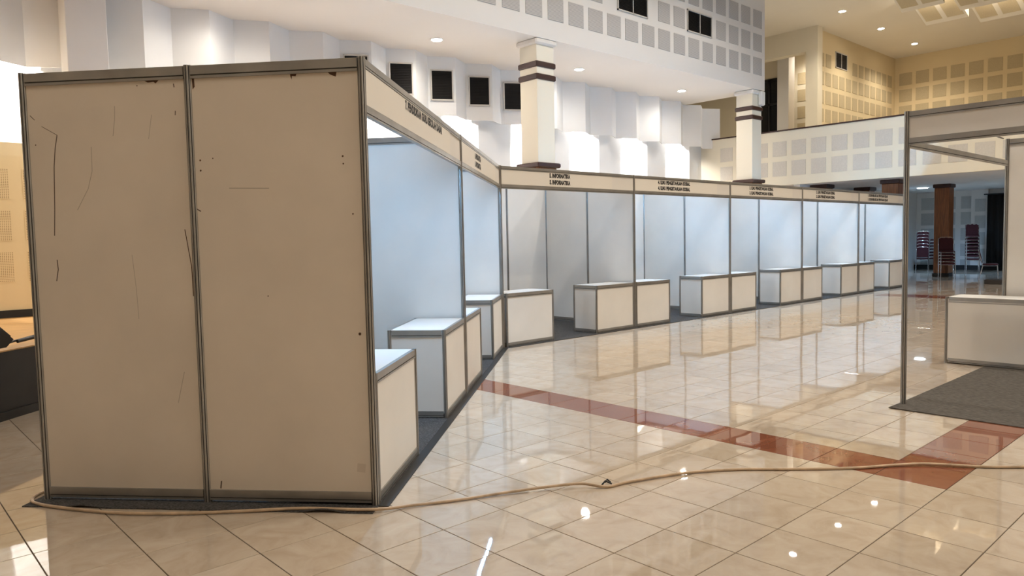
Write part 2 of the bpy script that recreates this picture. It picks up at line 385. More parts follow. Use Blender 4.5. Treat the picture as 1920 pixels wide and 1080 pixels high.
win = struct(slab('window_1', (29.30, 15.24, 3.25), (29.36, 16.9, 8.0), M_GLASSD), 'tall dark window beyond the balcony')
MB().box((29.24, 15.24, 7.9), (29.30, 16.9, 8.0)).build('window_frame', M_BLACK, win)
MB().box((29.24, 15.24, 6.9), (29.30, 16.9, 6.98)).build('window_frame', M_BLACK, win)
for y in (15.7, 16.5): MB().box((29.24, y, 3.25), (29.30, y+0.07, 8.0)).build('window_frame', M_BLACK, win)
struct(slab('wall_window', (29.28, 15.24, 8.0), (29.48, 20, 9.2), M_BEIGE), 'cream wall above the dark window')
struct(slab('wall_corner', (29.28, 16.9, 3.25), (29.48, 20, 8.0), M_BEIGE), 'cream wall left of the dark window')
struct(slab('wall_end', (22.0, 19.9, 3.25), (XMAX, 20.1, 9.2), M_BEIGE), 'cream wall at the end of the balcony passage')
# under the balcony
XU = 31.7
uw = struct(slab('wall_front', (XU, YMIN, 0), (XU+0.2, 12.0, 3.0), M_WALL), 'white wall under the balcony with square panels')
for r in range(5):
    for y in (10.35, 9.62, 8.95): ac_panel(uw, M_ACU, 0.46 if y != 9.62 else 0.5, 0.47, (XU, y, 2.55-r*0.60), -math.pi/2)
struct(slab('wall_passage', (XB+0.18, 10.75, 0), (XU, 10.95, 3.0), M_WALL), 'white side wall under the balcony')
MB().box((XU-0.14, 8.25, 0), (XU, 8.80, 3.0)).build('pier', M_WALL, uw)
for r in range(4): ac_panel(uw, M_ACU, 0.34, 0.47, (XU-0.14, 8.50, 2.42-r*0.62), -math.pi/2)
struct(slab('baseboard_front', (XU-0.17, YMIN, 0), (XU-0.14, 10.75, 0.17), M_BLACK), 'black skirting under the balcony')
# columns
def column(x, y, w, label, tall, group):
    t = thing('column', label, 'column', (x, y, 0), 0, group); h = w/2
    if tall:
        MB().cbox((-h+.02, -h+.02, 3.12), (h-.02, h-.02, 5.72), 0.008).build('white_shaft', mat('column_paint', (0.84, 0.775, 0.64), 0.6), t)
        MB().cbox((-h, -h, 0.12), (h, h, 3.02), 0.01).build('wood_cladding', M_WOOD, t)
        MB().cbox((-h-.07, -h-.07, 3.02), (h+.07, h+.07, 3.12), 0.02).build('ledge', M_DARK, t)
        MB().cbox((-h-.04, -h-.04, 5.60), (h+.04, h+.04, 5.72), 0.03).build('capital', M_SOFF, t)
        for z in (4.87, 5.13): MB().cbox((-h-.015, -h-.015, z), (h+.015, h+.015, z+0.12), 0.02).build('band', M_DARK, t)
    else:
        MB().cbox((-h, -h, 0.12), (h, h, 2.88), 0.01).build('wood_cladding', M_WOOD, t)
        MB().cbox((-h-.04, -h-.04, 2.88), (h+.04, h+.04, 3.0), 0.015).build('ledge', M_DARK, t)
    MB().cbox((-h-.03, -h-.03, 0), (h+.03, h+.03, 0.12), 0.015).build('plinth', M_BLACK, t)
    return t
column(11.33, 11.47, 0.56, 'white square column with two dark bands behind the fifth booth sign', True, 'hall columns')
c2 = column(20.14, 11.48, 0.56, 'white banded square column at the right end of the soffit', True, 'hall columns')
MB().cbox((0.03, -0.40, 5.28), (0.24, -0.28, 5.68), 0.02).build('wall_box', M_WHITEP, c2)
column(26.6, 8.20, 0.44, 'wood clad column standing beside stacked red chairs', False, 'columns under the balcony')
column(22.72, 8.35, 0.46, 'wood clad column rising behind the last booth sign', False, 'columns under the balcony')
column(22.75, 10.45, 0.46, 'wood clad column whose dark cap shows above the second booth sign, left one', False, 'columns under the balcony')
column(25.6, 10.3, 0.46, 'wood clad column whose dark cap shows above the second booth sign, right one', False, 'columns under the balcony')
# ------------------------------------------------------------------ ceiling lamps
me_ring = MB().cyl((0, 0), 0.135, -0.015, 0.0, 24).mesh('trim_ring', M_WHITEP)
me_lens = MB().cyl((0, 0), 0.105, -0.022, -0.015, 24).mesh('lens', M_LENS)
me_lensc = MB().cyl((0, 0), 0.16, -0.022, -0.015, 24).mesh('lens', M_LENSC)
def downlight(loc, energy, color, label, group, lens=None, spot=2.3, size=0.1, blend=0.7):
    t = thing('downlight', label, 'downlight', loc, 0, group)
    put('trim_ring', me_ring, t); put('lens', lens or me_lens, t)
    lamp('downlight_beam', 'SPOT', energy, color, (0, 0, -0.05), t, (0, 0, -1), size, spot, blend)
    return t
for k in range(-2, 4):
    lab = {0: 'soffit downlight cut by the top edge of the photo', 1: 'soffit downlight between the near booth and the banded column', 2: 'soffit downlight just right of the first banded column', 3: 'soffit downlight nearest the right end of the soffit'}.get(k, 'soffit downlight over the stage, out of view, %s' % ('nearer' if k == -1 else 'farther'))
    downlight((5.09+4.42*k, 12.6, 5.72), P_SOFFIT, WARM, lab, 'soffit downlights', spot=2.95)
for k, x in enumerate((22.85, 26.25, 29.62, 33.1)):
    downlight((x, 11.4, 9.2), P_HIGH, WARM, ['balcony ceiling downlight hidden above the photo', 'left of three downlights in the high ceiling', 'middle of three downlights in the high ceiling', 'right of three downlights in the high ceiling'][k], 'high ceiling downlights')
n = 0
for x in (-1.5, 6.0, 11.0, 16.0):
    for y in (-8.0, -3.0, 2.0, 7.0):
        if x < 0 and y > 5: continue
        downlight((x, y, 9.2), P_BACK_FILL if x < 0 else P_HALL, WARM, 'high downlight overhead, out of view, %s in the grid of hall and added fill rows' % (ORD[n] if n < 13 else ('last but one', 'last')[n-13]), 'hall downlights', spot=2.6, size=0.25, blend=0.35); n += 1  # the row behind the camera is added fill for the near side wall
for k, (x, y) in enumerate(((24.3, 15.2), (30.3, 14.4))):  # lamps added to brighten the inside of the balcony opening
    downlight((x, y, 9.2), 230, WARM, 'added fill light in the passage beyond the balcony, %s' % ('nearer' if k == 0 else 'farther'), 'passage fill lights', spot=2.8)
for k, (x, y) in enumerate(((27.9, 9.28), (27.9, 4.0), (24.5, 1.5))):
    downlight((x, y, 3.0), P_UNDER, (0.33, 0.60, 1.0), ['bright cool lamp under the balcony above the stacked chairs', 'cool lamp under the balcony hidden by the right booth', 'cool lamp under the balcony further along'][k], 'lamps under the balcony', me_lensc, 2.7)
# sloping acoustic wedges under the high ceiling
def wedge(x0, x1, y0, y1, zlow, label):
    t = thing('ceiling_baffle', label, 'ceiling baffle', (x1, y0, 0), 0, 'ceiling baffles')
    L = y1-y0; w = x1-x0; zt = 9.18; b = MB()
    b.v = [(-w, 0, zt-.08), (0, 0, zlow), (0, 0, zt), (-w, 0, zt), (-w, L, zt-.08), (0, L, zlow), (0, L, zt), (-w, L, zt)]
    b.f = [(0, 3, 2, 1), (4, 5, 6, 7), (0, 1, 5, 4), (1, 2, 6, 5), (2, 3, 7, 6), (3, 0, 4, 7)]
    put('board', fix(b.mesh('board', M_CEIL)), t)
    sl = math.atan2(zlow-(zt-.08), w); ln = math.hypot(w, zlow-zt+.08)
    n = max(1, round(L/0.65))
    for k in range(n):
        me = MB().box((-0.42*ln, -0.25, -0.012), (0.34*ln, 0.25, 0.0)).mesh('acoustic_panel', M_ACB)
        put('acoustic_panel', me, t, (-w/2+.02, L*(k+.5)/n, (zlow+zt-.08)/2), rot=(0, -sl, 0))
wedge(24.6, 25.97, 8.09, 9.34, 8.6, 'sloping ceiling baffle with two squares at the top edge, leftmost')
wedge(26.7, 28.25, 8.06, 9.36, 8.6, 'sloping ceiling baffle with two squares, lowest on the left')
wedge(25.6, 27.26, 5.4, 8.02, 8.6, 'long sloping ceiling baffle at the top edge, upper right')
wedge(27.75, 29.35, 5.4, 8.02, 8.6, 'long sloping ceiling baffle with a lit face, lower right')
for k, (x, y) in enumerate(((27.62, 7.3), (27.62, 6.2), (26.5, 8.7))):
    t = thing('cove_lamp', 'small warm lamp between the ceiling baffles, %s' % ORD[k], 'lamp', (x, y, 9.16), 0, 'baffle lamps')
    MB().cyl((0, 0), 0.03, -0.10, 0.04, 12).build('lamp_body', M_WHITEP, t)
    lamp('cove_light', 'POINT', 45, WARM, (0, 0, -0.16), t, size=0.04)
# ------------------------------------------------------------------ stage at the left
dL1 = Vector((2.261, 1.9935)).normalized(); nL1 = Vector((-dL1.y, dL1.x))
def stage_pts(o, a, b):
    P = []
    for t, d in ((-6, 0), (3.5, 0)): P.append(Vector(o)+dL1*t)
    return P
s0 = Vector((1.06, 9.05))
a, b_ = s0-dL1*5.5, s0+dL1*4.0
stage = thing('stage', 'low stage with black front and wooden floor at the left edge', 'stage', (s0.x, s0.y, 0))
rel = lambda v: (v.x-s0.x, v.y-s0.y)
c0 = Vector((0.93, 7.66)); pa, pb = c0-dL1*5, c0+dL1*3.6
P2 = [rel(pa+nL1*0.12), rel(pb+nL1*0.12), rel(Vector((2.74, 12.9))), rel(Vector((2.74, 13.56))), rel(Vector((-6.0, 13.56))), rel(Vector((-6.0, 9.0)))]
MB().prism([rel(pa), rel(pb), rel(pb+nL1*0.12), rel(pa+nL1*0.12)], 0.0, 0.60).build('stage_front', M_STAGE, stage)
MB().prism([rel(pa-nL1*0.01), rel(pb-nL1*0.01), rel(pb+nL1*0.13), rel(pa+nL1*0.13)], 0.60, 0.612).build('edge_strip', M_STAGEF, stage)
MB().prism([rel(pa-nL1*0.02), rel(pb-nL1*0.02), rel(pb), rel(pa)], 0.0, 0.075).build('base_moulding', M_STAGE, stage)
MB().prism(P2, 0.0, 0.445).build('stage_floor', M_STAGEF, stage)
sw = struct(slab('wall_stage', (-8.9, 13.60, 0.0), (2.77, 13.92, 3.14), M_YELL), 'yellow stage wall with perforated acoustic panels')
for r, z in enumerate((2.507, 1.865, 1.228)):
    for k in range(-3, 2):
        mb = MB().box((-0.235, -0.006, -0.235), (0.235, 0.002, 0.235)); put('acoustic_panel', mb.mesh('acoustic_panel', M_PERF), sw, (1.75+k*0.645, 13.60, z))
struct(slab('baseboard_stage', (-8.9, 13.57, 0.445), (2.77, 13.60, 0.56), M_BLACK), 'black skirting along the stage wall')
# monitor speaker, fallen stand, tripod
mon = thing('stage_monitor', 'black wedge floor monitor at the left edge of the photo', 'speaker', (0.92, 9.45, 0.445), math.radians(20))
b = MB(); w = 0.30
prof = [(-0.26, 0), (0.20, 0), (0.30, 0.10), (0.05, 0.37), (-0.10, 0.37), (-0.26, 0.20)]
b.v = [(x, -w, z) for x, z in prof] + [(x, w, z) for x, z in prof]
b.f = [tuple(range(5, -1, -1)), tuple(range(6, 12))] + [(k, (k+1) % 6, 6+(k+1) % 6, 6+k) for k in range(6)]
put('cabinet', fix(b.mesh('cabinet', M_SPK)), mon)
put('grille', MB().box((-0.155, -0.26, 0), (0.155, 0.26, 0.012)).mesh('grille', M_GRILLE), mon, (0.182, 0, 0.24), rot=(0, math.radians(47), 0))
fs = thing('microphone_stand', 'black microphone stand lying on the stage beside the near booth', 'stand', (1.15, 9.25, 0.445))
MB().tube([(0.0, 0.14, 0.03), (0.55, 0.50, 0.10)], 0.012, 8).build('tube', M_BLACK, fs, True)
MB().tube([(-0.01, 0.133, 0.03), (0.05, 0.173, 0.036)], 0.026, 10).build('base_weight', M_BLACK, fs, True)
MB().tube([(0.22, 0.26, 0.05), (0.6, 0.50, 0.09)], 0.02, 8).build('grip', M_BLACK, fs, True)
ts = thing('upright_stand', 'slim black upright stand with a red clip at the left photo edge', 'stand', (1.36, 12.6, 0.445))
MB().tube([(0, 0, 0), (0, 0, 1.75)], 0.03, 10).build('pole', M_BLACK, ts, True)
MB().cyl((0, 0), 0.07, 0, 0.03, 16).build('base', M_BLACK, ts)
MB().cyl((0, 0), 0.05, 0.95, 1.08, 12).build('clip', M_REDP, ts)
sl = thing('stage_fill_spot', 'added warm fill light over the stage, above the left edge of view', 'lamp', (0.2, 12.3, 5.72))  # added light for the stage area, hung in an invented fixture
MB().cyl((0, 0), 0.02, -0.25, 0, 10).build('stem', M_BLACK, sl); MB().cyl((0, 0), 0.09, -0.5, -0.25, 16).build('lamp_body', M_BLACK, sl)
lamp('stage_fill_light', 'SPOT', P_STAGE_FILL, WARMER, (0, 0, -0.56), sl, (0.2, 0.5, -1), 0.1, 2.4, 0.6)
# ------------------------------------------------------------------ exhibition booths
def profile(r=0.021):
    P = []
    for k in range(8):                       # octagonal extrusion with a groove in every face
        a0 = math.pi/4*k - math.pi/8; a1 = a0+math.pi/4; am = (a0+a1)/2
        p0, p1 = Vector((r*math.cos(a0), r*math.sin(a0))), Vector((r*math.cos(a1), r*math.sin(a1)))
        dp = p1-p0; inn = -Vector((math.cos(am), math.sin(am)))*r*0.28
        P += [p0+dp*.06, p0+dp*.34, p0+dp*.36+inn, p0+dp*.64+inn, p0+dp*.66, p0+dp*.94]
    return [(p.x, p.y) for p in P]
ME = {}
def post(parent, x, y, h, r=0.021, z0=0.0):
    k = ('post', h, r, z0)
    if k not in ME: 
        me = MB().prism(profile(r*1.08), z0, h).mesh('post', M_ALU); me.materials.append(M_ALUD)
        for f in me.polygons[2:]:
            if (f.index-2) % 6 == 2: f.material_index = 1
        ME[k] = me
    return put('post', ME[k], parent, (x, y, 0))
def rail(parent, p, q, z0, z1, name='rail', th=0.030):
    """aluminium beam between two points, two webs with a dark groove"""
    p, q = Vector(p), Vector(q); d = q-p; L = round(d.length, 4); k = (name, L, round(z1-z0, 4), th)
    if k not in ME:
        h = z1-z0; b = MB()
        b.box((0.02, -th/2, h*0.30), (L-0.02, th/2, h)); b.box((0.02, -th/2, 0), (L-0.02, th/2, h*0.20)); b.box((0.02, -th/2+.006, h*0.20), (L-0.02, th/2-.006, h*0.30))
        me = b.mesh(name, M_ALU); me.materials.append(M_ALUD)
        for f in me.polygons[12:]: f.material_index = 1
        ME[k] = me
    return put(name, ME[k], parent, (p.x, p.y, z0), math.atan2(d.y, d.x))
def panel(parent, p, q, z0, z1, material=M_PANEL, name='panel', th=0.006):
    p, q = Vector(p), Vector(q); d = q-p; L = round(d.length, 4); k = (name, L, z0, z1, material.name)
    if k not in ME: ME[k] = MB().box((0.016, -th/2, z0), (L-0.016, th/2, z1)).mesh(name, material)
    return put(name, ME[k], parent, (p.x, p.y, 0), math.atan2(d.y, d.x))
H = 2.5
def wall_unit(t, p, q, material=M_PANEL):
    o = panel(t, p, q, 0.05, 2.45, material)
    rail(t, p, q, 2.425, 2.495); rail(t, p, q, 0.02, 0.08, 'base_rail')
    return o
def text_mesh(txt, width, height, material=M_INK):
    c = bpy.data.curves.new('t', 'FONT'); c.body = txt; c.size = 1.0; c.offset = 0.072; c.extrude = 0.0; c.space_character = 1.02
    o = bpy.data.objects.new('t', c); COL.objects.link(o); bpy.context.view_layer.update()
    dg = bpy.context.evaluated_depsgraph_get(); me = bpy.data.meshes.new_from_object(o.evaluated_get(dg))
    bpy.data.objects.remove(o)
    xs = [v.co.x for v in me.vertices]; ys = [v.co.y for v in me.vertices]
    sx, sy = width/(max(xs)-min(xs)), height/(max(ys)-min(ys)); x0, y0 = min(xs), min(ys)
    for v in me.vertices: v.co = ((v.co.x-x0)*sx, 0, (v.co.y-y0)*sy)
    me.materials.clear(); me.materials.append(material); return me
def booth(name, label, origin, rz, w, depth, lines, tx, twid, sheet, last=False, left=None, lit=1, zf=2.20, lines_z=None):
    t = thing(name, label, 'booth', (origin[0], origin[1], 0), rz, 'white shell scheme booths'); mm = w/3
    post(t, 0, 0, H)
    if last: post(t, w, 0, H)
    if left:
        post(t, 0, depth/2, H); post(t, 0, depth, H)
        for k in range(2): wall_unit(t, (0, depth/2*(k+1)), (0, depth/2*k), left)
    else: post(t, 0, depth, H)
    for k in range(3):
        if k: post(t, mm*k, depth, H)
        wall_unit(t, (mm*k, depth), (mm*(k+1), depth))
    if last or True:
        post(t, w, depth/2, H)
        if last: post(t, w, depth, H)
        for k in range(2): wall_unit(t, (w, depth/2*k), (w, depth/2*(k+1)))
    rail(t, (0, 0), (w, 0), H-0.055, H-0.004, 'fascia_rail'); rail(t, (0, 0), (w, 0), zf-0.01, zf+0.045, 'fascia_rail')
    fp = panel(t, (0, 0), (w, 0), zf+0.03, H-0.04, M_PANEL, 'fascia_panel')
    sh = MB().box((0.02, -0.0125, zf+0.048), (sheet, -0.0115, H-0.058)).build('sign_sheet', M_SHEET, t)
    for i, s in enumerate(lines):
        z = (lines_z or (2.37, 2.275))[i]
        put('lettering', text_mesh(s, twid, 0.067), sh, (tx, -0.0132, z))
    if lit:
        tb = thing('tube_lamp', 'fluorescent tube behind the sign of the %s' % label.split(',')[0], 'lamp', (origin[0], origin[1], 0), rz, 'booth tube lamps')
        MB().box((w/2-.62, 0.035, 2.33), (w/2+.62, 0.075, 2.37)).build('batten', M_WHITEP, tb)
        tub = MB().tube([(w/2-.59, 0.095, 2.35), (w/2+.59, 0.095, 2.35)], 0.013, 8).build('tube', M_TUBE if lit == 1 else M_TUBED, tb, True)
    return t
L1W = 3.0145; L2W = 2.91; RZ1 = math.atan2(dL1.y, dL1.x)
C0 = Vector((2.159, 3.547)); D0 = C0+dL1*L1W; E0 = Vector((6.682, 7.52))
b7 = booth('exhibition_booth', 'near booth numbered seven, its scuffed side wall facing the camera', C0, RZ1, L1W, 2.004, ['7. PENDIDIKAN GURU SEKOLAH DASAR'], 0.90, 1.22, 2.46, left=M_PANELO)
booth('exhibition_booth', 'booth numbered six, the narrow one before the bend in the row', D0, RZ1, L1W, 2.004, ['6. INFORMATIKA', '6. INFORMATIKA'], 0.84, 0.43, 2.5, last=True, lines_z=(2.36, 2.275))
ILMU = 'ILMU PENGETAHUAN SOSIAL'
specs = [(5, 'INFORMATIKA', 0.95, 0.44, 2.35), (4, ILMU, 0.64, 0.94, 2.45), (3, ILMU, 0.70, 0.93, 2.45), (2, ILMU, 0.64, 0.93, 2.45), (1, 'KOMUNIKASI DAN PENYIARAN ISLAM', 0.52, 1.24, 2.45)]
notes = {5: 'dim booth numbered five with an added tube, with three grey wall panels', 4: 'lit booth numbered four, two wall posts showing inside', 3: 'lit booth numbered three, right after the fourth', 2: 'lit booth numbered two, second from the far end', 1: 'lit booth numbered one, last of the row at the far end'}
for k, (no, s, tx, tw, sh) in enumerate(specs):
    booth('exhibition_booth', notes[no], (E0.x+L2W*k, E0.y), 0, L2W, 2.02, ['%d. %s' % (no, s)]*2, tx, tw, sh, last=(k == 4), left=M_PANEL if k == 0 else None, lit=(2 if no == 5 else 1))
# right hand booth: open front and side
t = thing('exhibition_booth', 'open corner booth at the right edge with grey carpet and blank sign', 'booth', (6.71, 2.36, 0), -math.pi/2, 'white shell scheme booths')
for x, y in ((0, 0), (0, 3.0), (3.0, 0), (1, 3.0), (2, 3.0), (3.0, 3.0)): post(t, x, y, H)
rail(t, (0, 0), (3, 0), 2.44, 2.496, 'fascia_rail'); rail(t, (0, 0), (3, 0), 2.215, 2.275, 'fascia_rail'); panel(t, (0, 0), (3, 0), 2.26, 2.46, M_PANEL, 'fascia_panel')
rail(t, (0, 0), (0, 3), 2.20, 2.26, 'side_rail')
for k in range(3): wall_unit(t, (k, 3.0), (k+1, 3.0))
MB().tube([(-0.02, 2.9, 2.50), (-0.01, 2.62, 2.50), (0.05, 2.45, 2.47)], 0.008, 6).build('bracket', M_ALU, t)
# scuffs and chips on the near side wall
def scr(pts, w=0.004, m=M_SCUFF, nm='scuff'):
    b = MB()
    for (s0_, z0), (s1_, z1) in zip(pts, pts[1:]):
        d = Vector((s1_-s0_, z1-z0)); nn = Vector((-d.y, d.x)).normalized()*w/2; i = len(b.v)
        for s, z, sg in ((s0_, z0, 1), (s0_, z0, -1), (s1_, z1, -1), (s1_, z1, 1)): b.v.append((-0.0036, 2.004-(s+nn.x*sg), z+nn.y*sg))
        b.f.append((i, i+1, i+2, i+3))
    b.build(nm, m, b7)
scr([(0.196, 2.142), (0.18, 2.071), (0.166, 1.96), (0.154, 1.715), (0.143, 1.567)], 0.0055)
scr([(0.103, 2.195), (0.196, 2.142)], 0.003); scr([(0.15, 1.427), (0.153, 1.371), (0.139, 1.303)], 0.006)
scr([(0.402, 2.069), (0.399, 1.931), (0.369, 1.832), (0.295, 1.711)], 0.004, M_SCUFF2)
scr([(0.558, 2.293), (0.554, 2.223), (0.539, 2.125)], 0.004, M_SCUFF2); scr([(0.778, 2.236), (0.753, 2.101)], 0.003, M_SCUFF2)
scr([(0.918, 2.403), (0.921, 2.382)], 0.006); scr([(0.921, 2.252), (0.919, 2.228)], 0.005); scr([(0.035, 2.259), (0.063, 2.232)], 0.004)
scr([(0.615, 1.447), (0.63, 1.256), (0.636, 1.077)], 0.003, M_SCUFF2); scr([(0.943, 1.586), (0.962, 1.45), (0.973, 1.373), (0.975, 1.205)], 0.005, M_CHIP)
scr([(0.897, 0.768), (0.851, 0.587)], 0.004, M_SCUFF2); scr([(1.218, 1.811), (1.452, 1.804)], 0.005, M_SCUFF2); scr([(1.091, 0.13), (1.085, 0.085)], 0.008)
scr([(1.904, 0.22), (1.952, 0.215)], 0.05, mat('faded_patch', (0.62, 0.525, 0.42), 0.7)); scr([(1.02, 1.70), (1.045, 1.685)], 0.006)
def chip(pts, m=M_CHIP):
    b = MB(); b.v = [(-0.004, 2.004-s, z) for s, z in pts]; b.f = [tuple(range(len(pts)))]; b.build('chip', m, b7)
chip([(0.737, 2.43), (0.766, 2.415), (0.80, 2.418), (0.812, 2.408), (0.836, 2.43)])
chip([(1.599, 2.43), (1.638, 2.43), (1.632, 2.412), (1.61, 2.415), (1.608, 2.395), (1.602, 2.41)])
chip([(1.809, 2.43), (1.865, 2.43), (1.86, 2.40), (1.83, 2.412)])
chip([(1.028, 2.43), (1.041, 2.43), (1.043, 2.38), (1.03, 2.365)])
for s, z, r in ((1.055, 1.971, .006), (1.055, 1.914, .006), (1.883, 1.968, .006), (1.885, 1.927, .005), (1.946, 0.981, .009), (0.06, 2.09, .004), (1.13, 1.98, .004), (0.70, 2.40, .004), (1.42, 1.2, .004), (1.93, 1.65, .005)):
    chip([(s+r*math.cos(k), z+r*math.sin(k)) for k in (0, 1, 2, 3, 4, 5)])
# ------------------------------------------------------------------ counters
def counter_proto(L, D=0.5, Hc=0.75):
    t = thing('display_counter', 'x', 'counter', (0, 0, 0), 0, 'white booth counters')
    r = 0.016
    for x in (r, L-r):
        for y in (r, D-r): post(t, x, y, Hc, r)
    def frame(p, q):
        rail(t, p, q, Hc-0.062, Hc-0.003, 'top_rail', 0.024); rail(t, p, q, 0.012, 0.062, 'base_rail', 0.024)
    A_, B_, C_, D_ = (r, r), (L-r, r), (L-r, D-r), (r, D-r)
    for p, q in ((A_, B_), (B_, C_), (C_, D_), (D_, A_)): frame(p, q)
    panel(t, A_, B_, 0.04, Hc-0.02, M_PANEL, 'front_panel'); panel(t, B_, C_, 0.04, Hc-0.02, M_PANEL, 'side_panel'); panel(t, D_, A_, 0.04, Hc-0.02, M_PANEL, 'side_panel')
    MB().box((r+.012, r+.012, Hc-0.014), (L-r-.012, D-r-.012, Hc-0.002)).build('counter_top', M_TOP, t)
    return t
protoA, protoB = counter_proto(0.97), counter_proto(0.94)
used = set()
def counter(proto, loc, rz, label):
    o = proto if proto.name not in used else copy_tree(proto)
    used.add(proto.name); used.add(o.name)
    o.location = (*loc, 0); o.rotation_euler = (0, 0, rz); o['label'] = label
def along(t, n=0.0): v = C0+dL1*t+nL1*n; return (v.x, v.y)
counter(protoA, along(0.028, -0.018), RZ1, 'white counter nearest the camera, touching the corner post of booth seven')
counter(protoA, along(L1W-0.028-0.97, -0.018), RZ1, 'white counter of booth seven with its near end panel in full view')
counter(protoA, along(L1W+0.028, -0.018), RZ1, 'white counter at the near side of booth six, behind that of booth seven')
counter(protoA, along(2*L1W-0.05-0.97, -0.018), RZ1, 'white counter of booth six in the bend of the row')
for k, no in enumerate(('five', 'four', 'three', 'two', 'one')):
    x = E0.x+L2W*k
    counter(protoB, (x+0.028+(0.03 if k == 0 else 0), E0.y-0.018), 0, 'white counter on the left side of booth %s' % no)
    counter(protoB, (x+L2W-0.028-0.94, E0.y-0.018), 0, 'white counter on the right side of booth %s%s' % (no, ', at the far end of the row' if no == 'one' else ''))
o = copy_tree(protoA); o.location = (9.64, 1.82, 0); o.rotation_euler = (0, 0, math.pi/2); o['label'] = 'white counter at the right edge standing on grey carpet'
MB().box((0.03, 0.492-0.003, 0.04), (0.94, 0.492+0.003, 0.73)).build('side_panel', M_PANEL, o)
# ------------------------------------------------------------------ carpets
def carpet_strip(name, label, origin, rz, x0, x1, y0, y1, material, wrinkle=None, curl=0.0):
    nx, ny = 64, 64; b = MB()
    for j in range(ny+1):
        for i in range(nx+1):
            x, y = x0+(x1-x0)*i/nx, y0+(y1-y0)*j/ny
            b.v.append((x, y, 0.006+(wrinkle(x, y) if wrinkle else 0)))
    for j in range(ny):
        for i in range(nx):
            q = j*(nx+1)+i; b.f.append((q, q+1, q+nx+2, q+nx+1))
    n0 = len(b.v); ring = [i for i in range(nx+1)] + [(j)*(nx+1)+nx for j in range(1, ny+1)] + [ny*(nx+1)+i for i in range(nx-1, -1, -1)] + [j*(nx+1) for j in range(ny-1, 0, -1)]
    for i in ring: x, y, z = b.v[i]; b.v.append((x, y, max(0.0008, z-0.006)))
    for k in range(len(ring)):
        a, c = ring[k], ring[(k+1) % len(ring)]; b.f.append((a, n0+k, n0+(k+1) % len(ring), c))
    return tag(b.build(name, material, None, loc=(origin[0], origin[1], 0), rz=rz), label, 'carpet', 'booth carpets')
def wr(x, y):
    e = max(0, (-0.03-x)/0.10) if x < -0.03 else 0
    return 0.022*e*max(0, math.sin((y-0.1)*9)*math.sin(y*3.7+1))**2 if 0.1 < y < 1.9 else 0
carpet_strip('carpet', 'dark carpet under booths 6 and 7, its wrinkled edge showing at the side wall', C0, RZ1, -0.13, 6.05, -0.021, 2.07, M_CARPET, wr)
carpet_strip('carpet', 'dark carpet under the long row of booths 5 to 1', E0, 0, 0.0, L2W*5+0.05, -0.06, 2.07, M_CARPET)
carpet_strip('carpet', 'rough grey carpet of the open booth at the right edge', (6.71, 2.36), -math.pi/2, -0.03, 3.1, -0.24, 3.1, M_RUG, lambda x, y: 0.004*math.sin(y*7+x*2)**2 if y < 0 else 0)
# black edging tape in front of the near row
tag(MB().box((-0.02, -0.080, 0.0012), (6.0, -0.023, 0.006)).build('edge_tape', M_TAPE, None, loc=(C0.x, C0.y, 0), rz=RZ1), 'black tape edging the floor along booths 6 and 7', 'tape', 'edging tapes')
tag(MB().box((0.05, -0.078, 0.0012), (L2W*5, -0.061, 0.006)).build('edge_tape', M_TAPE, None, loc=(E0.x, E0.y, 0)), 'black tape edging the floor along booths 5 to 1', 'tape', 'edging tapes')
# ------------------------------------------------------------------ cable on the floor
cp = [(0.95,5.24,.008),(0.83,5.20,.008),(0.76,5.11,.008),(0.76,4.98,.012),(0.87,4.76,.012),(1.07,4.45,.012),(1.32,4.19,.012),(1.56,3.99,.012),(1.82,3.77,.016),(2.08,3.47,.018),(2.30,3.37,.012),(2.53,3.26,.010),(2.79,3.15,.014),(3.04,3.01,.024),(3.19,2.91,.026),(3.29,2.80,.009),(3.45,2.76,.010),(3.81,2.62,.010),(4.10,2.43,.009),(4.34,2.19,.009),(4.63,1.92,.009),(4.87,1.75,.011),(5.02,1.61,.014),(5.2,1.36,.010),(5.37,1.18,.009),(5.7,0.85,.009),(6.05,0.3,.009),(6.2,-0.6,.009),(6.1,-2.2,.009),(6.15,-5.0,.009)]
path = []
for i in range(len(cp)-1):
    p0, p1, p2, p3 = (Vector(cp[max(0, min(len(cp)-1, i+d))]) for d in (-1, 0, 1, 2))
    for s in range(8):
        t_ = s/8; path.append(0.5*((2*p1)+(p2-p0)*t_+(2*p0-5*p1+4*p2-p3)*t_*t_+(3*p1-p0-3*p2+p3)*t_**3))
path.append(Vector(cp[-1]))
cab = thing('floor_cable', 'beige cable snaking across the tiles past the near booth', 'cable', (0, 0, 0))
MB().tube(path, 0.0092, 8).build('sheath', M_CABLE, cab, True)
kn = MB()
kn.tube([(3.285, 2.835, 0.012), (3.31, 2.83, 0.032), (3.335, 2.80, 0.016)], 0.0055, 6).tube([(3.31, 2.83, 0.024), (3.345, 2.845, 0.03), (3.36, 2.83, 0.012)], 0.005, 6)
kn.build('tie', M_TAPE, cab)
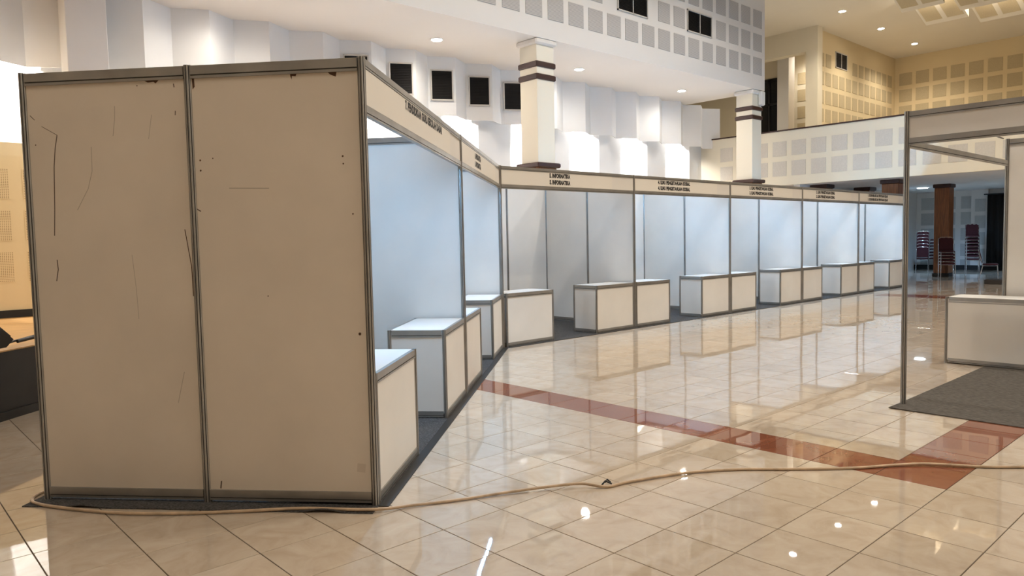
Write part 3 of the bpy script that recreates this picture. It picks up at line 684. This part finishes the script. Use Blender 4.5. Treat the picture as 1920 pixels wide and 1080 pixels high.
# ------------------------------------------------------------------ chairs under the balcony
def chair_proto():
    t = thing('banquet_chair', 'x', 'chair')
    b = MB(); W0, W1 = 0.20, 0.215                        # local +x is the front
    def pad(b, pts, n=14, nb=None): pass
    # seat cushion: rounded slab
    rings = [(0.0, 0.47, 0.92), (0.008, 0.455, 1.0), (0.035, 0.455, 1.0), (0.05, 0.47, 0.93)]
    base = []
    for k in range(20):
        a = 2*math.pi*k/20; ca, sa = math.cos(a), math.sin(a); e = 0.45
        base.append((math.copysign(abs(ca)**e, ca)*0.205, math.copysign(abs(sa)**e, sa)*(0.205+0.012*ca)))
    b = MB()
    for dz, z, s in ((0, .425, .94), (0, .432, 1.0), (0, .462, 1.0), (0, .476, .90)): b.v += [(x*s+0.02, y*s, z) for x, y in base]
    b.f = [tuple(range(19, -1, -1)), tuple(range(60, 80))] + [(r*20+k, r*20+(k+1) % 20, r*20+20+(k+1) % 20, r*20+20+k) for r in range(3) for k in range(20)]
    b.build('seat', M_CLOTH, t, True)
    b = MB(); out = []                                   # back cushion with a crowned top
    for y, z in ((-.175, .50), (.175, .50), (.195, .72), (.19, .85), (.13, .885), (.06, .87), (0, .893), (-.06, .87), (-.13, .885), (-.19, .85), (-.195, .72)): out.append((y, z))
    xb = lambda z: -0.185-(z-0.46)*0.22
    n_ = len(out)
    b.v = [(xb(z)+.022, y, z) for y, z in out]+[(xb(z)-.022, y, z) for y, z in out]
    b.f = [tuple(range(n_)), tuple(range(2*n_-1, n_-1, -1))]+[((k+1) % n_, k, n_+k, n_+(k+1) % n_) for k in range(n_)]
    put('backrest', fix(b.mesh('backrest', M_CLOTH)), t)
    for s in (-1, 1):
        MB().tube([(0.20, s*.19, .43), (0.225, s*.205, 0.0)], 0.0115, 6).build('leg', M_CHROME, t, True)
        MB().tube([(-0.19, s*.20, .47), (-0.17, s*.20, .42), (-0.26, s*.205, 0.0)], 0.0115, 6).build('leg', M_CHROME, t, True)
        MB().tube([(-0.185, s*.205, .45), (xb(.86)-.005, s*.208, .86)], 0.011, 6).build('back_post', M_CHROME, t, True)
    MB().tube([(-0.18, -.2, .418), (0.20, -.19, .418), (0.20, .19, .418), (-0.18, .2, .418), (-0.18, -.2, .418)], 0.013, 6).build('seat_frame', M_CHROME, t, True)
    MB().tube([(xb(.86)-.005, -.205, .86), (xb(.90)-.005, -.13, .903), (xb(.90)-.005, .13, .903), (xb(.86)-.005, .205, .86)], 0.010, 6).build('back_frame', M_CHROME, t, True)
    return t
cp0 = chair_proto(); first = [True]
def chair(loc, rz, label, group):
    o = cp0 if first[0] else copy_tree(cp0); first[0] = False
    o.location = loc; o.rotation_euler = (0, 0, rz); o['label'] = label; o['group'] = group
def stack(x, y, rz, n, dz, name, dx=0.012):
    for k in range(n):
        pos = 'topmost' if k == n-1 else 'lowest' if k == 0 else '%s from the floor' % ORD[k]
        chair((x-dx*k*math.cos(rz), y-dx*k*math.sin(rz), k*dz), rz, 'red banquet chair, %s in the %s' % (pos, name), 'chairs in the %s' % name)
R = math.radians
stack(30.2, 8.35, R(200), 8, 0.118, 'tall stack left of the curtain')
stack(25.95, 7.88, R(205), 5, 0.095, 'short stack against the wood column')
stack(30.3, 10.05, R(20), 6, 0.118, 'corner stack behind the booth post')
stack(30.9, 9.75, R(170), 7, 0.118, 'rearmost stack by the wall')
chair((25.6, 6.62, 0), R(-75), 'single red banquet chair facing right beside the curtain', 'loose chairs')
chair((26.0, 6.05, 0), R(100), 'red banquet chair mostly hidden by the right booth', 'loose chairs')
plat = thing('low_platform', 'dark low platform box in front of the single chair', 'platform', (23.6, 5.8, 0))
MB().cbox((-0.4, -0.75, 0.0), (0.4, 0.32, 0.12), 0.01).build('deck', M_PLAT, plat)
# curtain
cur = thing('curtain', 'black floor length curtain hanging under the balcony', 'curtain', (31.3, 8.2, 0))
b = MB(); N = 90
for i in range(N+1):
    y = -i/N*3.2; x = 0.05*math.sin(i*1.05)+0.02*math.sin(i*0.41)
    for z in (0.16, 1.4, 2.78): b.v.append((x*(0.6 if z > 2.7 else 1), y, z))
for i in range(N):
    for r in range(2): q = i*3+r; b.f.append((q, q+3, q+4, q+1))
o = b.build('drape', M_CURT, cur, True); sm = o.modifiers.new('thick', 'SOLIDIFY'); sm.thickness = 0.012
MB().tube([(0, 0.12, 2.80), (0, -3.3, 2.80)], 0.022, 8).build('rod', M_BLACK, cur)
